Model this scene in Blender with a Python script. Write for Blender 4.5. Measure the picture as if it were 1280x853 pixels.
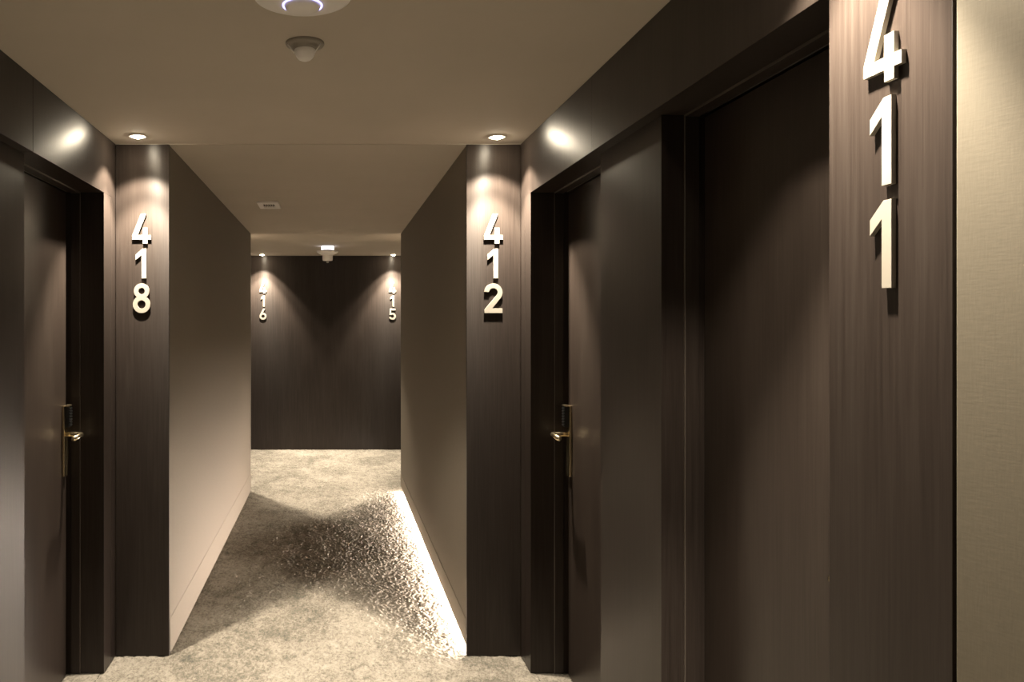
import bpy, bmesh, math
import numpy as np
from mathutils import Vector

for o in list(bpy.data.objects):
    bpy.data.objects.remove(o, do_unlink=True)
S = bpy.context.scene
COL = S.collection

# ------------------------------------------------------------------ camera
F = 1000.0 / 1280.0 * 36.0
cam_d = bpy.data.cameras.new('camera')
cam_d.sensor_width = 36.0
cam_d.lens = F
cam_d.shift_x = (640 - 417.3) / 1280
cam_d.shift_y = (405 - 426.5) / 1280
cam_d.clip_start = 0.05
cam = bpy.data.objects.new('camera', cam_d)
CAMZ = 1.555
cam.location = (0, 0, CAMZ)
cam.rotation_euler = (math.pi / 2, 0, 0)
COL.objects.link(cam)
S.camera = cam

# ------------------------------------------------------------------ world, exposure, light settings
w = bpy.data.worlds.new('world')
S.world = w
w.use_nodes = True
w.node_tree.nodes['Background'].inputs[0].default_value = (1, 0.85, 0.65, 1)
w.node_tree.nodes['Background'].inputs[1].default_value = 0.0
S.view_settings.view_transform = 'Standard'
S.view_settings.look = 'None'
S.view_settings.gamma = 1.0
S.view_settings.use_curve_mapping = False
S.view_settings.exposure = 0.14
SPOT_W = 74.0            # wide spill of each downlight
BEAM_W = 250.0           # its narrower main beam
BEAM_ANGLE = 72.0
BEAM_BLEND = 0.50
SPOT_COL = (1.0, 0.87, 0.69)
SPOT_ANGLE = 105.0
SPOT_BLEND = 0.34
LENS_EMIT = 300.0
LED_EMIT = 215.0
LED_COL = (1.0, 0.84, 0.71)

# ------------------------------------------------------------------ materials
def new_mat(name):
    m = bpy.data.materials.new(name)
    m.use_nodes = True
    nt = m.node_tree
    return m, nt, nt.nodes['Principled BSDF']

def nd(nt, t, **kw):
    n = nt.nodes.new(t)
    for k, v in kw.items():
        setattr(n, k, v)
    return n

def lk(nt, a, b):
    nt.links.new(a, b)

def ramp(nt, stops):
    r = nd(nt, 'ShaderNodeValToRGB')
    e = r.color_ramp.elements
    while len(e) > 1:
        e.remove(e[-1])
    e[0].position, e[0].color = stops[0][0], (*stops[0][1], 1)
    for p, c in stops[1:]:
        x = e.new(p)
        x.color = (*c, 1)
    return r

def noise(nt, vec, scale, detail=4, rough=0.55, dist=0.0):
    n = nd(nt, 'ShaderNodeTexNoise')
    n.inputs['Scale'].default_value = scale
    n.inputs['Detail'].default_value = detail
    n.inputs['Roughness'].default_value = rough
    n.inputs['Distortion'].default_value = dist
    lk(nt, vec, n.inputs['Vector'])
    return n

def mapping(nt, sc):
    tc = nd(nt, 'ShaderNodeTexCoord')
    mp = nd(nt, 'ShaderNodeMapping')
    mp.inputs['Scale'].default_value = sc
    lk(nt, tc.outputs['Object'], mp.inputs['Vector'])
    return mp.outputs['Vector']

def wood(name, c0, c1, c2, rough=0.34, spec=0.20):
    m, nt, b = new_mat(name)
    v1 = mapping(nt, (1, 1, 0.035))
    n1 = noise(nt, v1, 95, 5, 0.6)
    v2 = mapping(nt, (1, 1, 0.012))
    n2 = noise(nt, v2, 420, 3, 0.6)
    v3 = mapping(nt, (1, 1, 0.06))
    n3 = noise(nt, v3, 9, 3, 0.5)
    mx = nd(nt, 'ShaderNodeMix', data_type='FLOAT')
    mx.inputs[0].default_value = 0.45
    lk(nt, n1.outputs[0], mx.inputs[2]); lk(nt, n2.outputs[0], mx.inputs[3])
    mx2 = nd(nt, 'ShaderNodeMix', data_type='FLOAT')
    mx2.inputs[0].default_value = 0.25
    lk(nt, mx.outputs[0], mx2.inputs[2]); lk(nt, n3.outputs[0], mx2.inputs[3])
    r = ramp(nt, [(0.34, c0), (0.5, c1), (0.66, c2)])
    lk(nt, mx2.outputs[0], r.inputs[0])
    lk(nt, r.outputs[0], b.inputs['Base Color'])
    b.inputs['Roughness'].default_value = rough
    b.inputs['Specular IOR Level'].default_value = spec
    b.inputs['Anisotropic'].default_value = 0.8
    tg = nd(nt, 'ShaderNodeTangent')
    tg.direction_type = 'RADIAL'
    tg.axis = 'Z'
    lk(nt, tg.outputs[0], b.inputs['Tangent'])
    b.inputs['Anisotropic Rotation'].default_value = 0.25
    bp = nd(nt, 'ShaderNodeBump')
    bp.inputs['Strength'].default_value = 0.12
    bp.inputs['Distance'].default_value = 0.0006
    lk(nt, mx.outputs[0], bp.inputs['Height'])
    lk(nt, bp.outputs[0], b.inputs['Normal'])
    return m

M_WOOD = wood('dark_wood', (0.0195, 0.0150, 0.0128), (0.0300, 0.0230, 0.0195), (0.041, 0.0335, 0.0285))
M_DOOR = wood('door_wood', (0.0215, 0.0165, 0.0136), (0.0330, 0.0252, 0.0210), (0.045, 0.0365, 0.0300))

def wallcover(name, col):
    m, nt, b = new_mat(name)
    v = mapping(nt, (1, 1, 1))
    n = noise(nt, mapping(nt, (0.15, 0.15, 1)), 260, 3, 0.6)
    n2 = noise(nt, mapping(nt, (1, 1, 0.1)), 380, 2, 0.6)
    ad = nd(nt, 'ShaderNodeMix', data_type='FLOAT')
    ad.inputs[0].default_value = 0.5
    lk(nt, n.outputs[0], ad.inputs[2]); lk(nt, n2.outputs[0], ad.inputs[3])
    k = 0.93
    r = ramp(nt, [(0.3, tuple(c * k for c in col)), (0.7, tuple(min(1, c / k) for c in col))])
    lk(nt, ad.outputs[0], r.inputs[0])
    lk(nt, r.outputs[0], b.inputs['Base Color'])
    b.inputs['Roughness'].default_value = 0.72
    b.inputs['Specular IOR Level'].default_value = 0.25
    bp = nd(nt, 'ShaderNodeBump')
    bp.inputs['Strength'].default_value = 0.25
    bp.inputs['Distance'].default_value = 0.0006
    lk(nt, ad.outputs[0], bp.inputs['Height'])
    lk(nt, bp.outputs[0], b.inputs['Normal'])
    return m

M_BEIGE = wallcover('beige_wallcovering', (0.205, 0.178, 0.146))
M_LOBBY = wallcover('lobby_wallcovering', (0.215, 0.19, 0.145))
M_SKIRT = wallcover('beige_skirting', (0.225, 0.196, 0.161))

def plain(name, col, rough=0.5, metal=0.0, var=0.05, scale=60, spec=0.5):
    m, nt, b = new_mat(name)
    n = noise(nt, mapping(nt, (1, 1, 1)), scale, 3)
    r = ramp(nt, [(0.3, tuple(c * (1 - var) for c in col)), (0.7, tuple(min(1, c * (1 + var)) for c in col))])
    lk(nt, n.outputs[0], r.inputs[0])
    lk(nt, r.outputs[0], b.inputs['Base Color'])
    b.inputs['Roughness'].default_value = rough
    b.inputs['Metallic'].default_value = metal
    b.inputs['Specular IOR Level'].default_value = spec
    return m

M_CEIL = plain('ceiling_paint', (0.53, 0.475, 0.405), 0.85, 0, 0.02, 3, 0.2)
M_WHITE = plain('white_plastic', (0.90, 0.87, 0.84), 0.45, 0, 0.01)
M_GREY = plain('grey_plastic', (0.46, 0.43, 0.39), 0.5, 0, 0.03)
M_SENSOR_SHADE = plain('shaded_plastic', (0.27, 0.24, 0.20), 0.5, 0, 0.03)  # shadow on the sensor base rim is put into this darker colour
M_DIGIT = plain('cream_enamel', (0.32, 0.295, 0.25), 0.4, 0, 0.01)
M_BRASS = plain('satin_brass', (0.80, 0.68, 0.46), 0.25, 1.0, 0.03, 200)
M_BLACK = plain('black_plastic', (0.012, 0.012, 0.012), 0.35, 0, 0.1)
M_DARK = plain('shadow_gap', (0.012, 0.010, 0.009), 0.8, 0, 0.1)
M_EDGE = plain('pale_edge_banding', (0.10, 0.083, 0.069), 0.4, 0, 0.05, 150)
M_BRONZE = plain('dark_bronze', (0.035, 0.029, 0.023), 0.5, 0, 0.05)
M_STEEL = plain('brushed_steel', (0.55, 0.52, 0.47), 0.35, 1.0, 0.05, 150)

def emit(name, col, strength):
    m, nt, b = new_mat(name)
    b.inputs['Base Color'].default_value = (*col, 1)
    b.inputs['Emission Color'].default_value = (*col, 1)
    b.inputs['Emission Strength'].default_value = strength
    return m

M_LENS = emit('lamp_lens_glow', (1.0, 0.86, 0.64), LENS_EMIT)
M_LED = emit('led_glow', LED_COL, LED_EMIT)
M_RING = emit('violet_ring_glow', (0.45, 0.42, 1.0), 3.2)
M_BEACON = emit('cool_white_glow', (0.90, 0.88, 1.0), 3.0)

def carpet():
    m, nt, b = new_mat('mottled_carpet')
    big = noise(nt, mapping(nt, (1, .8, 1)), 2.4, 7, 0.62, 0.6)
    mid = noise(nt, mapping(nt, (1, .75, 1)), 17, 6, 0.72, 0.5)
    fin = noise(nt, mapping(nt, (1, .6, 1)), 80, 5, 0.8)
    a = nd(nt, 'ShaderNodeMix', data_type='FLOAT'); a.inputs[0].default_value = 0.48
    lk(nt, big.outputs[0], a.inputs[2]); lk(nt, mid.outputs[0], a.inputs[3])
    c = nd(nt, 'ShaderNodeMix', data_type='FLOAT'); c.inputs[0].default_value = 0.45
    lk(nt, a.outputs[0], c.inputs[2]); lk(nt, fin.outputs[0], c.inputs[3])
    r = ramp(nt, [(0.38, (0.100, 0.101, 0.084)), (0.465, (0.19, 0.171, 0.142)), (0.507, (0.275, 0.250, 0.210)), (0.59, (0.37, 0.338, 0.288))])
    lk(nt, c.outputs[0], r.inputs[0])
    lk(nt, r.outputs[0], b.inputs['Base Color'])
    b.inputs['Roughness'].default_value = 0.95
    b.inputs['Specular IOR Level'].default_value = 0.1
    bp = nd(nt, 'ShaderNodeBump')
    bp.inputs['Strength'].default_value = 0.55
    bp.inputs['Distance'].default_value = 0.003
    lk(nt, fin.outputs[0], bp.inputs['Height'])
    lk(nt, bp.outputs[0], b.inputs['Normal'])
    return m
M_CARPET = carpet()

# ------------------------------------------------------------------ mesh helpers
def link(name, me, mat, parent=None, loc=None):
    o = bpy.data.objects.new(name, me)
    if mat is not None:
        me.materials.clear()
        me.materials.append(mat)
    COL.objects.link(o)
    if parent is not None:
        o.parent = parent
    if loc is not None:
        o.location = loc
    return o

def bm_box(bm, x0, x1, y0, y1, z0, z1, bev=0.0):
    if x0 > x1: x0, x1 = x1, x0
    if y0 > y1: y0, y1 = y1, y0
    r = bmesh.ops.create_cube(bm, size=1.0)
    vs = r['verts']
    for v in vs:
        v.co = Vector((x0 + (v.co.x + .5) * (x1 - x0), y0 + (v.co.y + .5) * (y1 - y0), z0 + (v.co.z + .5) * (z1 - z0)))
    if bev > 0:
        es = list({e for v in vs for e in v.link_edges})
        bmesh.ops.bevel(bm, geom=es, offset=bev, segments=2, profile=0.6, affect='EDGES')

def done(bm, name, mat, parent=None, loc=None, smooth=False):
    bmesh.ops.recalc_face_normals(bm, faces=bm.faces)
    me = bpy.data.meshes.new(name)
    bm.to_mesh(me)
    bm.free()
    if smooth:
        for p in me.polygons:
            p.use_smooth = True
    return link(name, me, mat, parent, loc)

def boxes(name, bs, mat, parent=None, bev=0.0, loc=None):
    bm = bmesh.new()
    for b in bs:
        bm_box(bm, *b, bev=bev)
    return done(bm, name, mat, parent, loc)

def lathe(name, prof, mat, parent=None, n=48, loc=None, cap=True, smooth=True):
    bm = bmesh.new()
    rings = []
    for r, z in prof:
        if r < 1e-6:
            rings.append([bm.verts.new((0, 0, z))])
        else:
            rings.append([bm.verts.new((r * math.cos(2 * math.pi * k / n), r * math.sin(2 * math.pi * k / n), z)) for k in range(n)])
    for a, b in zip(rings, rings[1:]):
        for k in range(n):
            k2 = (k + 1) % n
            if len(a) == 1 and len(b) == 1: continue
            if len(a) == 1: bm.faces.new((a[0], b[k], b[k2]))
            elif len(b) == 1: bm.faces.new((a[k], a[k2], b[0]))
            else: bm.faces.new((a[k], a[k2], b[k2], b[k]))
    o = done(bm, name, mat, parent, loc, smooth)
    return o

def tube(name, pts, rad, mat, parent=None, n=14, loc=None):
    """round bar through pts with rounded ends"""
    bm = bmesh.new()
    P = [Vector(p) for p in pts]
    path, rads = [], []
    for i, p in enumerate(P):
        path.append(p); rads.append(rad)
    rings = []
    for i, p in enumerate(path):
        if i == 0: t = path[1] - p
        elif i == len(path) - 1: t = p - path[i - 1]
        else: t = (path[i + 1] - p).normalized() + (p - path[i - 1]).normalized()
        t.normalize()
        up = Vector((0, 0, 1)) if abs(t.z) < .9 else Vector((1, 0, 0))
        a = t.cross(up).normalized(); b = a.cross(t)
        rings.append([bm.verts.new(p + rads[i] * (math.cos(2 * math.pi * k / n) * a + math.sin(2 * math.pi * k / n) * b)) for k in range(n)])
    for a, b in zip(rings, rings[1:]):
        for k in range(n):
            bm.faces.new((a[k], a[(k + 1) % n], b[(k + 1) % n], b[k]))
    bm.faces.new(rings[0]); bm.faces.new(rings[-1])
    return done(bm, name, mat, parent, loc, True)

def empty(name, loc=(0, 0, 0)):
    o = bpy.data.objects.new(name, None)
    o.empty_display_size = 0.05
    COL.objects.link(o)
    o.location = loc
    return o

def tag(o, label, cat, group=None, kind=None):
    o['label'] = label
    o['category'] = cat
    if group: o['group'] = group
    if kind: o['kind'] = kind
    return o

# ------------------------------------------------------------------ dimensions (metres, camera at the origin looking along +Y)
XR, XL = 0.876, -1.023          # bay walls
CR, CL = 0.622, -0.772          # corridor sides
Y1, Y2, Y3 = 3.747, 7.44, 9.90  # bay end, corridor end, end wall
ZC, ZCC = 2.398, 2.3955          # bay ceiling, corridor ceiling
ZL = 2.14                       # underside of the door niches
YB = -2.2                       # wall behind the camera

# ------------------------------------------------------------------ floor
def vnoise(x, y, seed):
    xi = np.floor(x).astype(np.int64); yi = np.floor(y).astype(np.int64)
    fx = x - xi; fy = y - yi
    def h(a, b):
        n = (a * 374761393 + b * 668265263 + seed * 1442695041) & 0xFFFFFFFF
        n = ((n ^ (n >> 13)) * 1274126177) & 0xFFFFFFFF
        return ((n ^ (n >> 16)) & 0xFFFF) / 65535.0
    u = fx * fx * (3 - 2 * fx); v = fy * fy * (3 - 2 * fy)
    return (h(xi, yi) * (1 - u) + h(xi + 1, yi) * u) * (1 - v) + (h(xi, yi + 1) * (1 - u) + h(xi + 1, yi + 1) * u) * v

def make_floor():
    ax, bx, ay, by = -1.04, 0.90, 3.2, Y3 + 0.03
    st = 0.0045
    nx, ny = int((bx - ax) / st), int((by - ay) / st)
    gx = np.linspace(ax, bx, nx + 1); gy = np.linspace(ay, by, ny + 1)
    X, Y = np.meshgrid(gx, gy)
    n1 = vnoise(X / 0.013 + 2.5 * vnoise(X / .05, Y / .05, 5), Y / 0.015 + 2.5 * vnoise(X / .05, Y / .05, 7), 1)
    n2 = vnoise(X / 0.0068, Y / 0.0085, 2)
    n3 = vnoise(X / 0.11, Y / 0.11, 3)
    Z = (n1 - .5) * 0.0052 + (n2 - .5) * 0.0060 + (n3 - .5) * 0.0022 - 0.005
    co = np.stack([X, Y, Z], -1).reshape(-1, 3)
    i = (np.arange(ny)[:, None] * (nx + 1) + np.arange(nx)[None, :]).reshape(-1)
    q = np.stack([i, i + 1, i + nx + 2, i + nx + 1], -1)
    nv = len(co)
    # plain carpet around and towards the camera
    ex = [(-2.2, YB, -.003), (2.8, YB, -.003), (2.8, ay, -.003), (-2.2, ay, -.003),
          (-2.2, ay, -.003), (ax, ay, -.003), (ax, by, -.003), (-2.2, by, -.003), (bx, ay, -.003), (2.8, ay, -.003), (2.8, by, -.003), (bx, by, -.003)]
    co = np.concatenate([co, np.array(ex)])
    q = np.concatenate([q, np.array([[nv + 4 * k + j for j in range(4)] for k in range(3)])])
    me = bpy.data.meshes.new('floor')
    me.vertices.add(len(co)); me.vertices.foreach_set('co', co.astype(np.float32).ravel())
    me.loops.add(q.size); me.loops.foreach_set('vertex_index', q.astype(np.int32).ravel())
    me.polygons.add(len(q))
    me.polygons.foreach_set('loop_start', (np.arange(len(q)) * 4).astype(np.int32))
    me.polygons.foreach_set('loop_total', np.full(len(q), 4, np.int32))
    me.update(calc_edges=True)
    me.polygons.foreach_set('use_smooth', np.ones(len(q), bool))
    o = link('floor', me, M_CARPET)
    return tag(o, 'mottled beige carpet running down the whole corridor', 'floor', kind='structure')
make_floor()

# ------------------------------------------------------------------ ceiling
c = boxes('ceiling', [(-2.2, 2.8, YB, Y1, ZC, ZC + .12), (-2.2, 2.2, Y1, Y2, ZCC, ZC + .12), (-2.2, 2.2, Y2, Y3 + .2, ZC, ZC + .12)], M_CEIL)
tag(c, 'plain taupe painted ceiling with a slight step at the corridor mouth', 'ceiling', kind='structure')

# ------------------------------------------------------------------ bay walls with door niches
NICHE_A = (2.75, 3.56)     # far door
NICHE_B = (1.415, 2.24)    # near door
def bay_wall(s, Xw, doors, name, label):
    X = lambda d: Xw + s * d
    g = 0.0012 if s < 0 else 0.0
    bs = [
        (X(0), X(.25), 1.133, 2.72 - g, ZL, ZC - .001), (X(0), X(.25), 2.72 + g, Y1, ZL, ZC - .001),   # above the niches
        (X(.004), X(.25), 2.70, 2.74, ZL + .002, ZC - .002),
        (X(0), X(.25), 3.56, 3.668 - .001, 0, ZL), (X(0), X(.25), 3.668 + .001, Y1, 0, ZL), (X(.004), X(.25), 3.6, 3.7, 0, ZL),
        (X(.041), X(.25), 2.24, 2.75, 0, ZL),
        (X(0), X(.25), 1.133, 1.415, 0, ZL),
        (X(.2), X(.25), 1.3, 3.6, 0, ZL),
    ]
    if doors == 1:
        bs.append((X(.041), X(.25), 1.415, 2.24, 0, ZL))
    o = boxes(name, bs, M_WOOD, bev=0.0008)
    return tag(o, label, 'wall', kind='structure')
bay_wall(1, XR, 2, 'wall_right', 'dark wood panelled wall on the right with two recessed doors')
bay_wall(-1, XL, 1, 'wall_left', 'dark wood panelled wall on the left with one recessed door')

# lobby walls nearest the camera; the right one's outward angle is made up to dim it
def lobby(s, Xw, ang, name, label):
    t = boxes('trim_1' if s > 0 else 'trim_2', [(Xw + s * .012, Xw + s * .25, 1.1255, 1.133, 0, ZC - .002)], M_DARK)
    tag(t, 'narrow black shadow gap between wood panel and beige wall on the ' + ('right' if s > 0 else 'left'), 'trim', kind='structure')
    o = boxes(name, [(0, s * .25, -3.35, 0, 0, ZC - .001)], M_LOBBY, bev=.001, loc=(Xw, 1.1255, 0))
    o.rotation_euler = (0, 0, s * math.radians(ang))
    tag(o, label, 'wall', kind='structure')
lobby(1, XR, 16, 'wall_lobby_right', 'beige textile wall at the right edge beside room number 411')
lobby(-1, XL, 0, 'wall_lobby_left', 'beige wall on the near left beside the camera')
o = boxes('wall_back', [(-1.4, 2.6, YB - .1, YB, 0, ZC - .001)], M_BEIGE)
tag(o, 'beige wall behind the camera', 'wall', kind='structure')

# corridor blocks: beige sides, wood-faced ends
def corridor(s, Xc, Xw, nm):
    X = lambda d: Xc + s * d
    z0 = 0.045 if s > 0 else 0.0
    o = boxes('wall_corridor_' + nm, [(X(.0012 if s > 0 else .0005), Xw + s * .25, Y1 + .02, Y2, z0, ZCC - .001), (X(.046), Xw + s * .25, Y1 + .02, Y2, 0, z0 + .01)], M_BEIGE, bev=.001)
    tag(o, 'beige side wall of the narrow corridor on the ' + nm, 'wall', kind='structure')
    p = boxes('wall_pillar_' + nm, [(X(0), Xw - s * .0012, Y1, Y1 + .02, 0, ZC - .001)], M_WOOD, bev=.001)
    tag(p, 'dark wood end panel facing the viewer, carrying room number ' + ('412' if s > 0 else '418'), 'wall', kind='structure')
    b = boxes('baseboard_' + nm, [(X(-.0012), X(.012), Y1 + .021, Y2, z0, .165)], M_SKIRT, bev=.0006)
    tag(b, 'low beige skirting board along the ' + nm + ' side of the narrow corridor', 'baseboard', kind='structure')
corridor(1, CR, XR, 'right')
corridor(-1, CL, XL, 'left')

# end bay
o = boxes('wall_end', [(XL - .3, XR + .3, Y3, Y3 + .12, 0, ZC - .001)], M_WOOD)
tag(o, 'dark wood wall closing the far end, with room numbers 416 and 415', 'wall', kind='structure')
o = boxes('wall_end_right', [(XR, XR + .25, Y2, Y3, 0, ZC - .001)], M_WOOD)
tag(o, 'dark wood side wall of the far bay on the right', 'wall', kind='structure')
o = boxes('wall_end_left', [(XL - .25, XL, Y2, Y3, 0, ZC - .001)], M_WOOD)
tag(o, 'dark wood side wall of the far bay on the left', 'wall', kind='structure')

# ------------------------------------------------------------------ doors
def make_door(name, s, Xw, y0, y1, far, label):
    X = lambda d: Xw + s * d
    root = empty(name, (X(.159), (y0 + y1) / 2, 0))
    tag(root, label, 'door', kind='structure')
    L = root.location
    def bx(nm, bs, mat, parent=root, bev=.001):
        base = L if parent is root else L
        q = [(a - L.x, b - L.x, c_ - L.y, d - L.y, e, f) for a, b, c_, d, e, f in bs]
        return boxes(nm, q, mat, parent, bev)
    gy0, gy1 = (y0 + .008, y1 - .030) if far else (y0 + .006, y1 - .008)
    bx('leaf', [(X(.159), X(.2), gy0, gy1, .006, ZL - .008)], M_DOOR)
    bx('frame', [(X(.106), X(.145), y1 - .006, y1, 0, ZL), (X(.106), X(.145), y0, y0 + .006, 0, ZL),
                 (X(.106), X(.145), y0 + .006, y1 - .006, ZL - .006, ZL)], M_WOOD)
    eg = bx('edge_trim', [(X(.104), X(.106), y1 - .0065, y1, 0, ZL), (X(.104), X(.106), y0, y0 + .0065, 0, ZL),
                          (X(.104), X(.106), y0 + .0065, y1 - .0065, ZL - .0065, ZL)], M_EDGE, bev=.0004)
    eg['label'] = 'thin pale edge line of the door frame'
    bx('head_seal', [(X(.150), X(.154), y0 + .02, y1 - .04, ZL - .004, ZL)], M_STEEL, bev=.0005)
    # lock: long narrow plate with reader housing and lever
    yc = (gy1 - .034) if far else (gy0 + .026)
    ln_ = .125 if far else .075
    pl = bx('lock_plate', [(X(.147), X(.159), yc - .021, yc + .021, .890, 1.198)], M_BRASS, bev=.003)
    pl['label'] = 'tall satin brass lock plate'
    bs = [(X(.128), X(.147), yc - .019, yc + .019, 1.105, 1.194)]
    for k in range(7):
        bs.append((X(.124), X(.128), yc - .017, yc + .017, 1.110 + k * .012, 1.116 + k * .012))
    rd = bx('card_reader', bs, M_BLACK, pl, bev=.0015)
    rd['label'] = 'black ribbed card reader'
    cap = bx('reader_cap', [(X(.126), X(.147), yc - .019, yc + .019, 1.194, 1.200)], M_BRASS, pl, bev=.001)
    d = -1 if far else 1
    zz = 1.072
    pts = [(X(.147), yc, zz), (X(.100), yc, zz), (X(.085), yc + d * .004, zz), (X(.077), yc + d * .014, zz), (X(.074), yc + d * .03, zz), (X(.074), yc + d * ln_, zz - .002)]
    lv = tube('lever_handle', [(p[0] - L.x, p[1] - L.y, p[2]) for p in pts], .0105, M_BRASS, pl)
    lv['label'] = 'satin brass lever handle'
    return root
make_door('door_1', 1, XR, *NICHE_A, True, 'dark wood door recessed in the right wall just before room number 412')
make_door('door_2', 1, XR, *NICHE_B, False, 'dark wood door recessed in the right wall beside room number 411, nearest the viewer')
make_door('door_3', -1, XL, *NICHE_A, True, 'dark wood door recessed in the left wall just before room number 418')

# ------------------------------------------------------------------ LED strip in the gap under the right skirting
led = empty('light_strip', (CR + .046, (Y1 + Y2) / 2, 0))
tag(led, 'glowing warm white light strip along the foot of the right corridor wall', 'light strip')
hl = (Y2 - Y1) / 2 - .022
boxes('diffuser', [(-.0035, -.0005, -hl, hl, .001, .041)], M_LED, led)
boxes('channel', [(-.005, 0, -hl, hl, .041, .0445)], M_STEEL, led)

# ------------------------------------------------------------------ downlights
def make_downlight(x, y, label, group, k=1.0, spill=SPOT_ANGLE):
    root = empty('downlight', (x, y, ZC))
    tag(root, label, 'ceiling light', group)
    lathe('trim_ring', [(.026, -.001), (.027, -.004), (.041, -.004), (.043, -.002), (.043, 0)], M_WHITE, root)
    ln = lathe('lens', [(0, -.012), (.008, -.0115), (.015, -.009), (.020, -.005), (.022, -.001)], M_LENS, root, 32)
    ln['label'] = 'glowing warm lens'
    for nm, wt, an, bl in (('spill_lamp', SPOT_W, spill, SPOT_BLEND), ('beam_lamp', BEAM_W, BEAM_ANGLE, BEAM_BLEND)):
        ld = bpy.data.lights.new(nm, 'SPOT')
        ld.energy = wt * k
        ld.color = SPOT_COL
        ld.spot_size = math.radians(an)
        ld.spot_blend = bl
        ld.shadow_soft_size = .016
        lo = bpy.data.objects.new(nm, ld)
        COL.objects.link(lo)
        lo.parent = root
        lo.location = (0, 0, -.030)
    return root
g = 'recessed ceiling downlights'
make_downlight(.734, 3.60, 'small glowing downlight in the ceiling above room number 412', g)
make_downlight(-.879, 3.585, 'small glowing downlight in the ceiling above room number 418', g)
make_downlight(.734, 1.325, 'downlight in the ceiling above room number 411, outside the frame', g)
make_downlight(-.879, 1.325, 'downlight in the ceiling on the near left, outside the frame', g)
make_downlight(.725, 9.745, 'small glowing downlight at the far end above room number 415', g, 1.2, 92.0)
make_downlight(.734, 7.590, 'downlight in the far bay ceiling hidden behind the right corridor wall', g)
make_downlight(-.879, 7.600, 'downlight in the far bay ceiling hidden behind the left corridor wall', g)
make_downlight(-.872, 9.745, 'small glowing downlight at the far end above room number 416', g, 1.2, 92.0)

# ------------------------------------------------------------------ room number digits
def arc(cx, cy, r, a0, a1, n=40):
    return [(cx + r * math.cos(math.radians(a0 + (a1 - a0) * k / n)), cy + r * math.sin(math.radians(a0 + (a1 - a0) * k / n))) for k in range(n + 1)]

def stroke(path, wd):
    P = [Vector(p) for p in path]
    L_, R_ = [], []
    for i, p in enumerate(P):
        if i == 0: t = (P[1] - p).normalized(); k = 1
        elif i == len(P) - 1: t = (p - P[i - 1]).normalized(); k = 1
        else:
            t1 = (p - P[i - 1]).normalized(); t2 = (P[i + 1] - p).normalized()
            t = (t1 + t2).normalized(); k = 1 / max(.5, t.dot(t2))
        nrm = Vector((-t.y, t.x)) * wd / 2 * k
        L_.append(tuple(p + nrm)); R_.append(tuple(p - nrm))
    return L_ + R_[::-1]

W = .16   # stroke width, glyph height = 1
def glyph(ch):
    """list of closed outlines (outer first, then holes), height 1, centred on x = 0"""
    if ch == '1':
        return [[(.16, 0), (.16, 1), (.03, 1), (-.20, .80), (-.20, .615), (0, .785), (0, 0)]]
    if ch == '4':
        return [[(.04, 0), (.20, 0), (.20, .135), (.32, .135), (.32, .285), (.20, .285), (.20, .53), (.04, .53), (.04, .285), (-.13, .285), (.155, 1.0), (-.02, 1.0), (-.315, .27), (-.315, .135), (.04, .135)]]
    if ch == '8':
        r1, r2 = .292, .258
        c1, c2 = r1, 1 - r2
        d = c2 - c1
        a = (d * d + r1 * r1 - r2 * r2) / (2 * d)
        h = math.sqrt(r1 * r1 - a * a)
        al = math.degrees(math.atan2(a, h)); be = math.degrees(math.atan2(c1 + a - c2, h))
        out = arc(0, c1, r1, 180 - al, 360 + al, 60) + arc(0, c2, r2, be, 180 - be, 60)
        return [out, arc(0, c1, r1 - .155, 0, 360, 40)[:-1], arc(0, c2, r2 - .15, 0, 360, 40)[:-1]]
    if ch == '6':
        R = .31; cy = R
        th = 152.0   # tangent point angle on the bowl
        tx, ty = R * math.cos(math.radians(th)), cy + R * math.sin(math.radians(th))
        dx, dy = math.sin(math.radians(th)), -math.cos(math.radians(th))   # direction up along the stem
        k = (1 - ty) / dy
        top = (tx + dx * k, 1.0)
        nx_, ny_ = -math.cos(math.radians(th)), -math.sin(math.radians(th))
        # inner line of the stem
        ix, iy = tx + nx_ * W, ty + ny_ * W
        top2 = (ix + dx * (1 - iy) / dy, 1.0)
        # intersection of inner line with bowl circle (upper one)
        bx_, by_ = ix, iy - cy
        bb = bx_ * dx + by_ * dy
        cc = bx_ * bx_ + by_ * by_ - R * R
        t = -bb + math.sqrt(bb * bb - cc)
        px, py = ix + dx * t, iy + dy * t
        a1 = math.degrees(math.atan2(py - cy, px))
        out = [top] + arc(0, cy, R, th, 360 + a1, 64) + [top2]
        return [out, arc(0, cy, R - W, 0, 360, 40)[:-1]]
    if ch == '2':
        r = .235
        p = arc(0, 1 - W / 2 - r, r, 172, -38, 36)
        tail = [(-.215, W * .55)]
        body = stroke(p + [(p[-1][0] - .10, p[-1][1] - .115), (-.20, W * .62)], W)
        n = len(body) // 2
        left = body[:n]; right = body[n:][::-1]
        # foot: a flat bar across the bottom
        left2 = left[:-1]; right2 = right[:-1]
        lf = left[-2]; rf = right[-2]
        up = [q for q in left2]
        # inner edge (right side of travel is inside the curl)
        return [left2 + [(-.015, W), (.30, W), (.30, 0), (-.305, 0), (-.305, .105)] + right2[::-1]] if False else [two()]
    if ch == '5':
        r = .262; cy = r + .012
        o_ = arc(0, .31, .31, 200, 450, 50)     # outer arc from lower left round to top
        return [five()]

def two():
    R, r = .305, .305 - W
    cx, cy = 0.0, 1 - .305
    out = arc(cx, cy, R, 175, -42, 40)          # outer edge, clockwise
    inn = arc(cx, cy, r, -42, 175, 40)          # inner edge back
    # straight neck down to the foot
    return out + [(-.035, W), (.305, W), (.305, 0), (-.305, 0), (-.305, .11)] + inn

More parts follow.
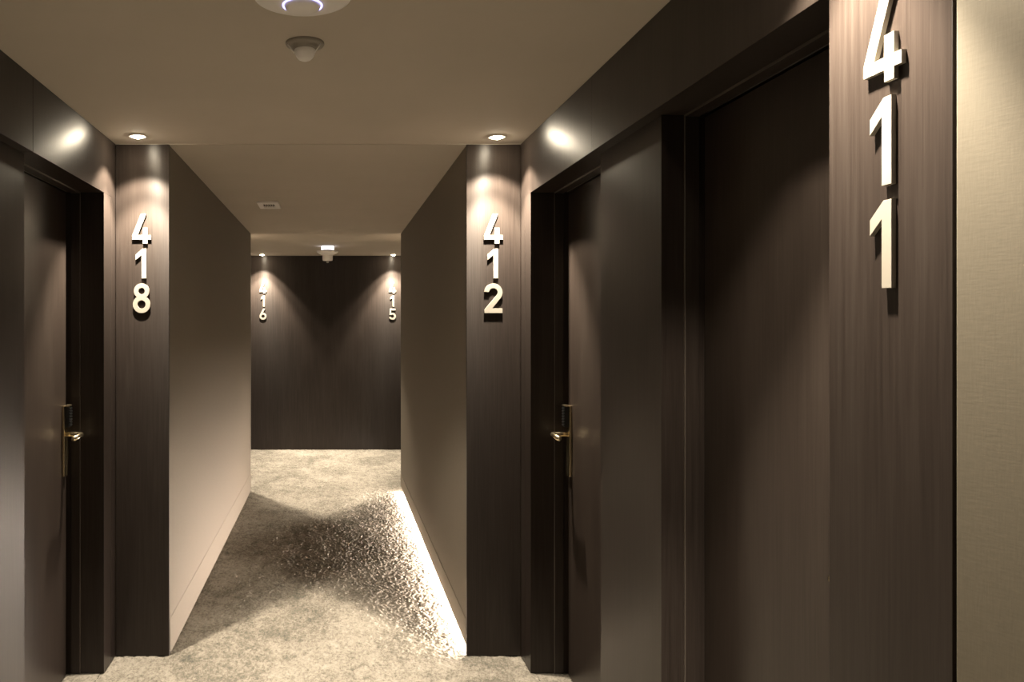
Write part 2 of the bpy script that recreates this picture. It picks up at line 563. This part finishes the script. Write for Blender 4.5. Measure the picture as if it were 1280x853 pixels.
def five():
    R, r = .31, .31 - W
    cx, cy = 0.0, .31
    out = arc(cx, cy, R, 195, 478, 56)          # outer edge ccw: left-low, bottom, right, top, to upper left
    inn = arc(cx, cy, r, 478 - 360 + 22, 195 - 360, 44)
    o = arc(cx, cy, R, 195, 360 + 112, 56)
    q = o[-1]
    i2 = arc(cx, cy, r, 360 + 128, 195, 44)
    return o + [(q[0] + .005, 1 - W), (.27, 1 - W), (.27, 1), (-.245, 1), (-.275, .43)] + [(-.155, .43)] + i2

DIG_H = .139
DIG_T = .008
def digit_mesh(ch):
    cu = bpy.data.curves.new('digit', 'CURVE')
    cu.dimensions = '2D'
    cu.fill_mode = 'BOTH'
    for ol in glyph(ch):
        sp = cu.splines.new('POLY')
        sp.points.add(len(ol) - 1)
        for p, (x, y) in zip(sp.points, ol):
            p.co = (x * DIG_H, y * DIG_H, 0, 1)
        sp.use_cyclic_u = True
    cu.extrude = DIG_T / 2 - .0006
    cu.bevel_depth = .0006
    cu.bevel_resolution = 1
    cu.offset = -.0006
    ob = bpy.data.objects.new('tmp', cu)
    COL.objects.link(ob)
    dg = bpy.context.evaluated_depsgraph_get()
    me = bpy.data.meshes.new_from_object(ob.evaluated_get(dg))
    bpy.data.objects.remove(ob, do_unlink=True)
    bpy.data.curves.remove(cu)
    me.name = 'digit'
    me.polygons.foreach_set('use_smooth', np.zeros(len(me.polygons), bool))
    me.materials.clear()
    me.materials.append(M_DIGIT)
    return me
DM = {c_: digit_mesh(c_) for c_ in '124568'}

PITCH = .1625
def number(txt, pos, rotz, zb, where):
    """pos: point on the wall under the number's middle; rotz turns the face"""
    places = ['top', 'middle', 'bottom']
    for k, ch in enumerate(txt):
        o = bpy.data.objects.new('number_digit', DM[ch])
        COL.objects.link(o)
        o.rotation_euler = (math.pi / 2, 0, rotz)
        o.location = (pos[0], pos[1], zb + PITCH * (2 - k))
        tag(o, 'cream raised digit %s at the %s of room number %s on the %s' % (ch, places[k], txt, where), 'digit', 'digits of room number ' + txt)
ZB = CAMZ + .050
number('418', (-.899, Y1 - DIG_T / 2, 0), 0, ZB, 'left wood pillar')
number('412', (.746, Y1 - DIG_T / 2, 0), 0, ZB, 'middle wood pillar')
number('416', (-.876, Y3 - DIG_T / 2, 0), 0, ZB, 'far wall, left')
number('415', (.725, Y3 - DIG_T / 2, 0), 0, ZB, 'far wall, right')
number('411', (XR - DIG_T / 2, 1.268, 0), -math.pi / 2, ZB + .006, 'near right wall')

# ------------------------------------------------------------------ ceiling devices
ap = empty('wireless_access_point', (-.080, 2.04, ZC))
tag(ap, 'round white ceiling dome with violet light ring at the top edge', 'wireless access point')
lathe('dome', [(.125, 0), (.128, -.004), (.124, -.0105), (.110, -.0165), (.090, -.0225), (.070, -.0275), (.0528, -.0310), (.0518, -.0305), (.0468, -.0310), (.0458, -.0328), (.0440, -.0375), (.038, -.0420), (.022, -.0455), (0, -.0465)], M_WHITE, ap, 64)
rg = lathe('light_ring', [(.0512, -.0304), (.0508, -.0322), (.0488, -.0330), (.0480, -.0305)], M_RING, ap, 64)
rg['label'] = 'glowing violet light ring'

pir = empty('motion_sensor', (-.087, 2.40, ZC))
tag(pir, 'small round white motion sensor with ball lens on the near ceiling', 'motion sensor')
lathe('base', [(.058, 0), (.0585, -.004), (.056, -.008), (.046, -.0095), (.042, -.010), (.040, -.016), (.036, -.020), (.030, -.021)], M_SENSOR_SHADE, pir)
lathe('ball_lens', [(.031, -.018), (.0315, -.024), (.030, -.033), (.025, -.043), (.018, -.050), (.009, -.054), (0, -.055)], M_WHITE, pir)
for a in (200, -25):
    ca, sa = math.cos(math.radians(a)), math.sin(math.radians(a))
    tube('bracket', [(.054 * ca, .054 * sa, -.010), (.036 * ca, .036 * sa, -.030), (.033 * ca, .033 * sa, -.034)], .0022, M_WHITE, pir, 8)

vt = empty('ceiling_vent', (-.455, 5.62, ZCC))
tag(vt, 'small rectangular slotted vent on the narrow corridor ceiling', 'vent')
bm = bmesh.new()
bm_box(bm, -.074, .074, -.14, -.075, -.013, 0, .002)
bm_box(bm, -.074, .074, .075, .14, -.013, 0, .002)
bm_box(bm, -.074, -.040, -.076, .076, -.013, 0, .002)
bm_box(bm, .040, .074, -.076, .076, -.013, 0, .002)
done(bm, 'frame', M_WHITE, vt)
boxes('backing', [(-.042, .042, -.077, .077, -.003, 0)], M_DARK, vt)
boxes('grille', [(x - .0035, x + .0035, -.077, .077, -.010, -.004) for x in (-.024, -.008, .008, .024)], M_GREY, vt, .0006)

sm = empty('smoke_alarm', (-.068, 8.7, ZC))
tag(sm, 'white saucer shaped smoke alarm with bright light band on far ceiling', 'smoke alarm')
lb = lathe('light_band', [(.066, 0), (.068, -.006), (.068, -.036), (.064, -.040)], M_BEACON, sm)
lb['label'] = 'glowing cool white band'
lathe('collar', [(.062, -.038), (.072, -.042), (.072, -.047), (.06, -.050)], M_GREY, sm)
lathe('saucer', [(.060, -.047), (.118, -.052), (.120, -.056), (.112, -.068), (.095, -.080), (.070, -.092), (.050, -.096), (0, -.097)], M_WHITE, sm)
lathe('sensor_head', [(.054, -.092), (.056, -.100), (.055, -.148), (.050, -.156), (.030, -.158), (0, -.159)], M_WHITE, sm)
lathe('test_button', [(.013, -.157), (.013, -.176), (.010, -.180), (0, -.181)], M_GREY, sm, 20)

# wall hatch on the right corridor wall
ht = empty('access_hatch', (CR + .006, 6.925, CAMZ + .43))
tag(ht, 'flush beige access hatch with dark edges high on right corridor wall', 'hatch')
boxes('frame', [(-.004, .0, -.31, -.275, -.24, .24), (-.004, .0, .275, .31, -.24, .24), (-.004, 0, -.275, .275, .22, .24), (-.004, 0, -.275, .275, -.24, -.22)], M_BRONZE, ht, .001)
boxes('panel', [(-.003, 0, -.262, .262, -.207, .207)], M_BEIGE, ht, .0008)
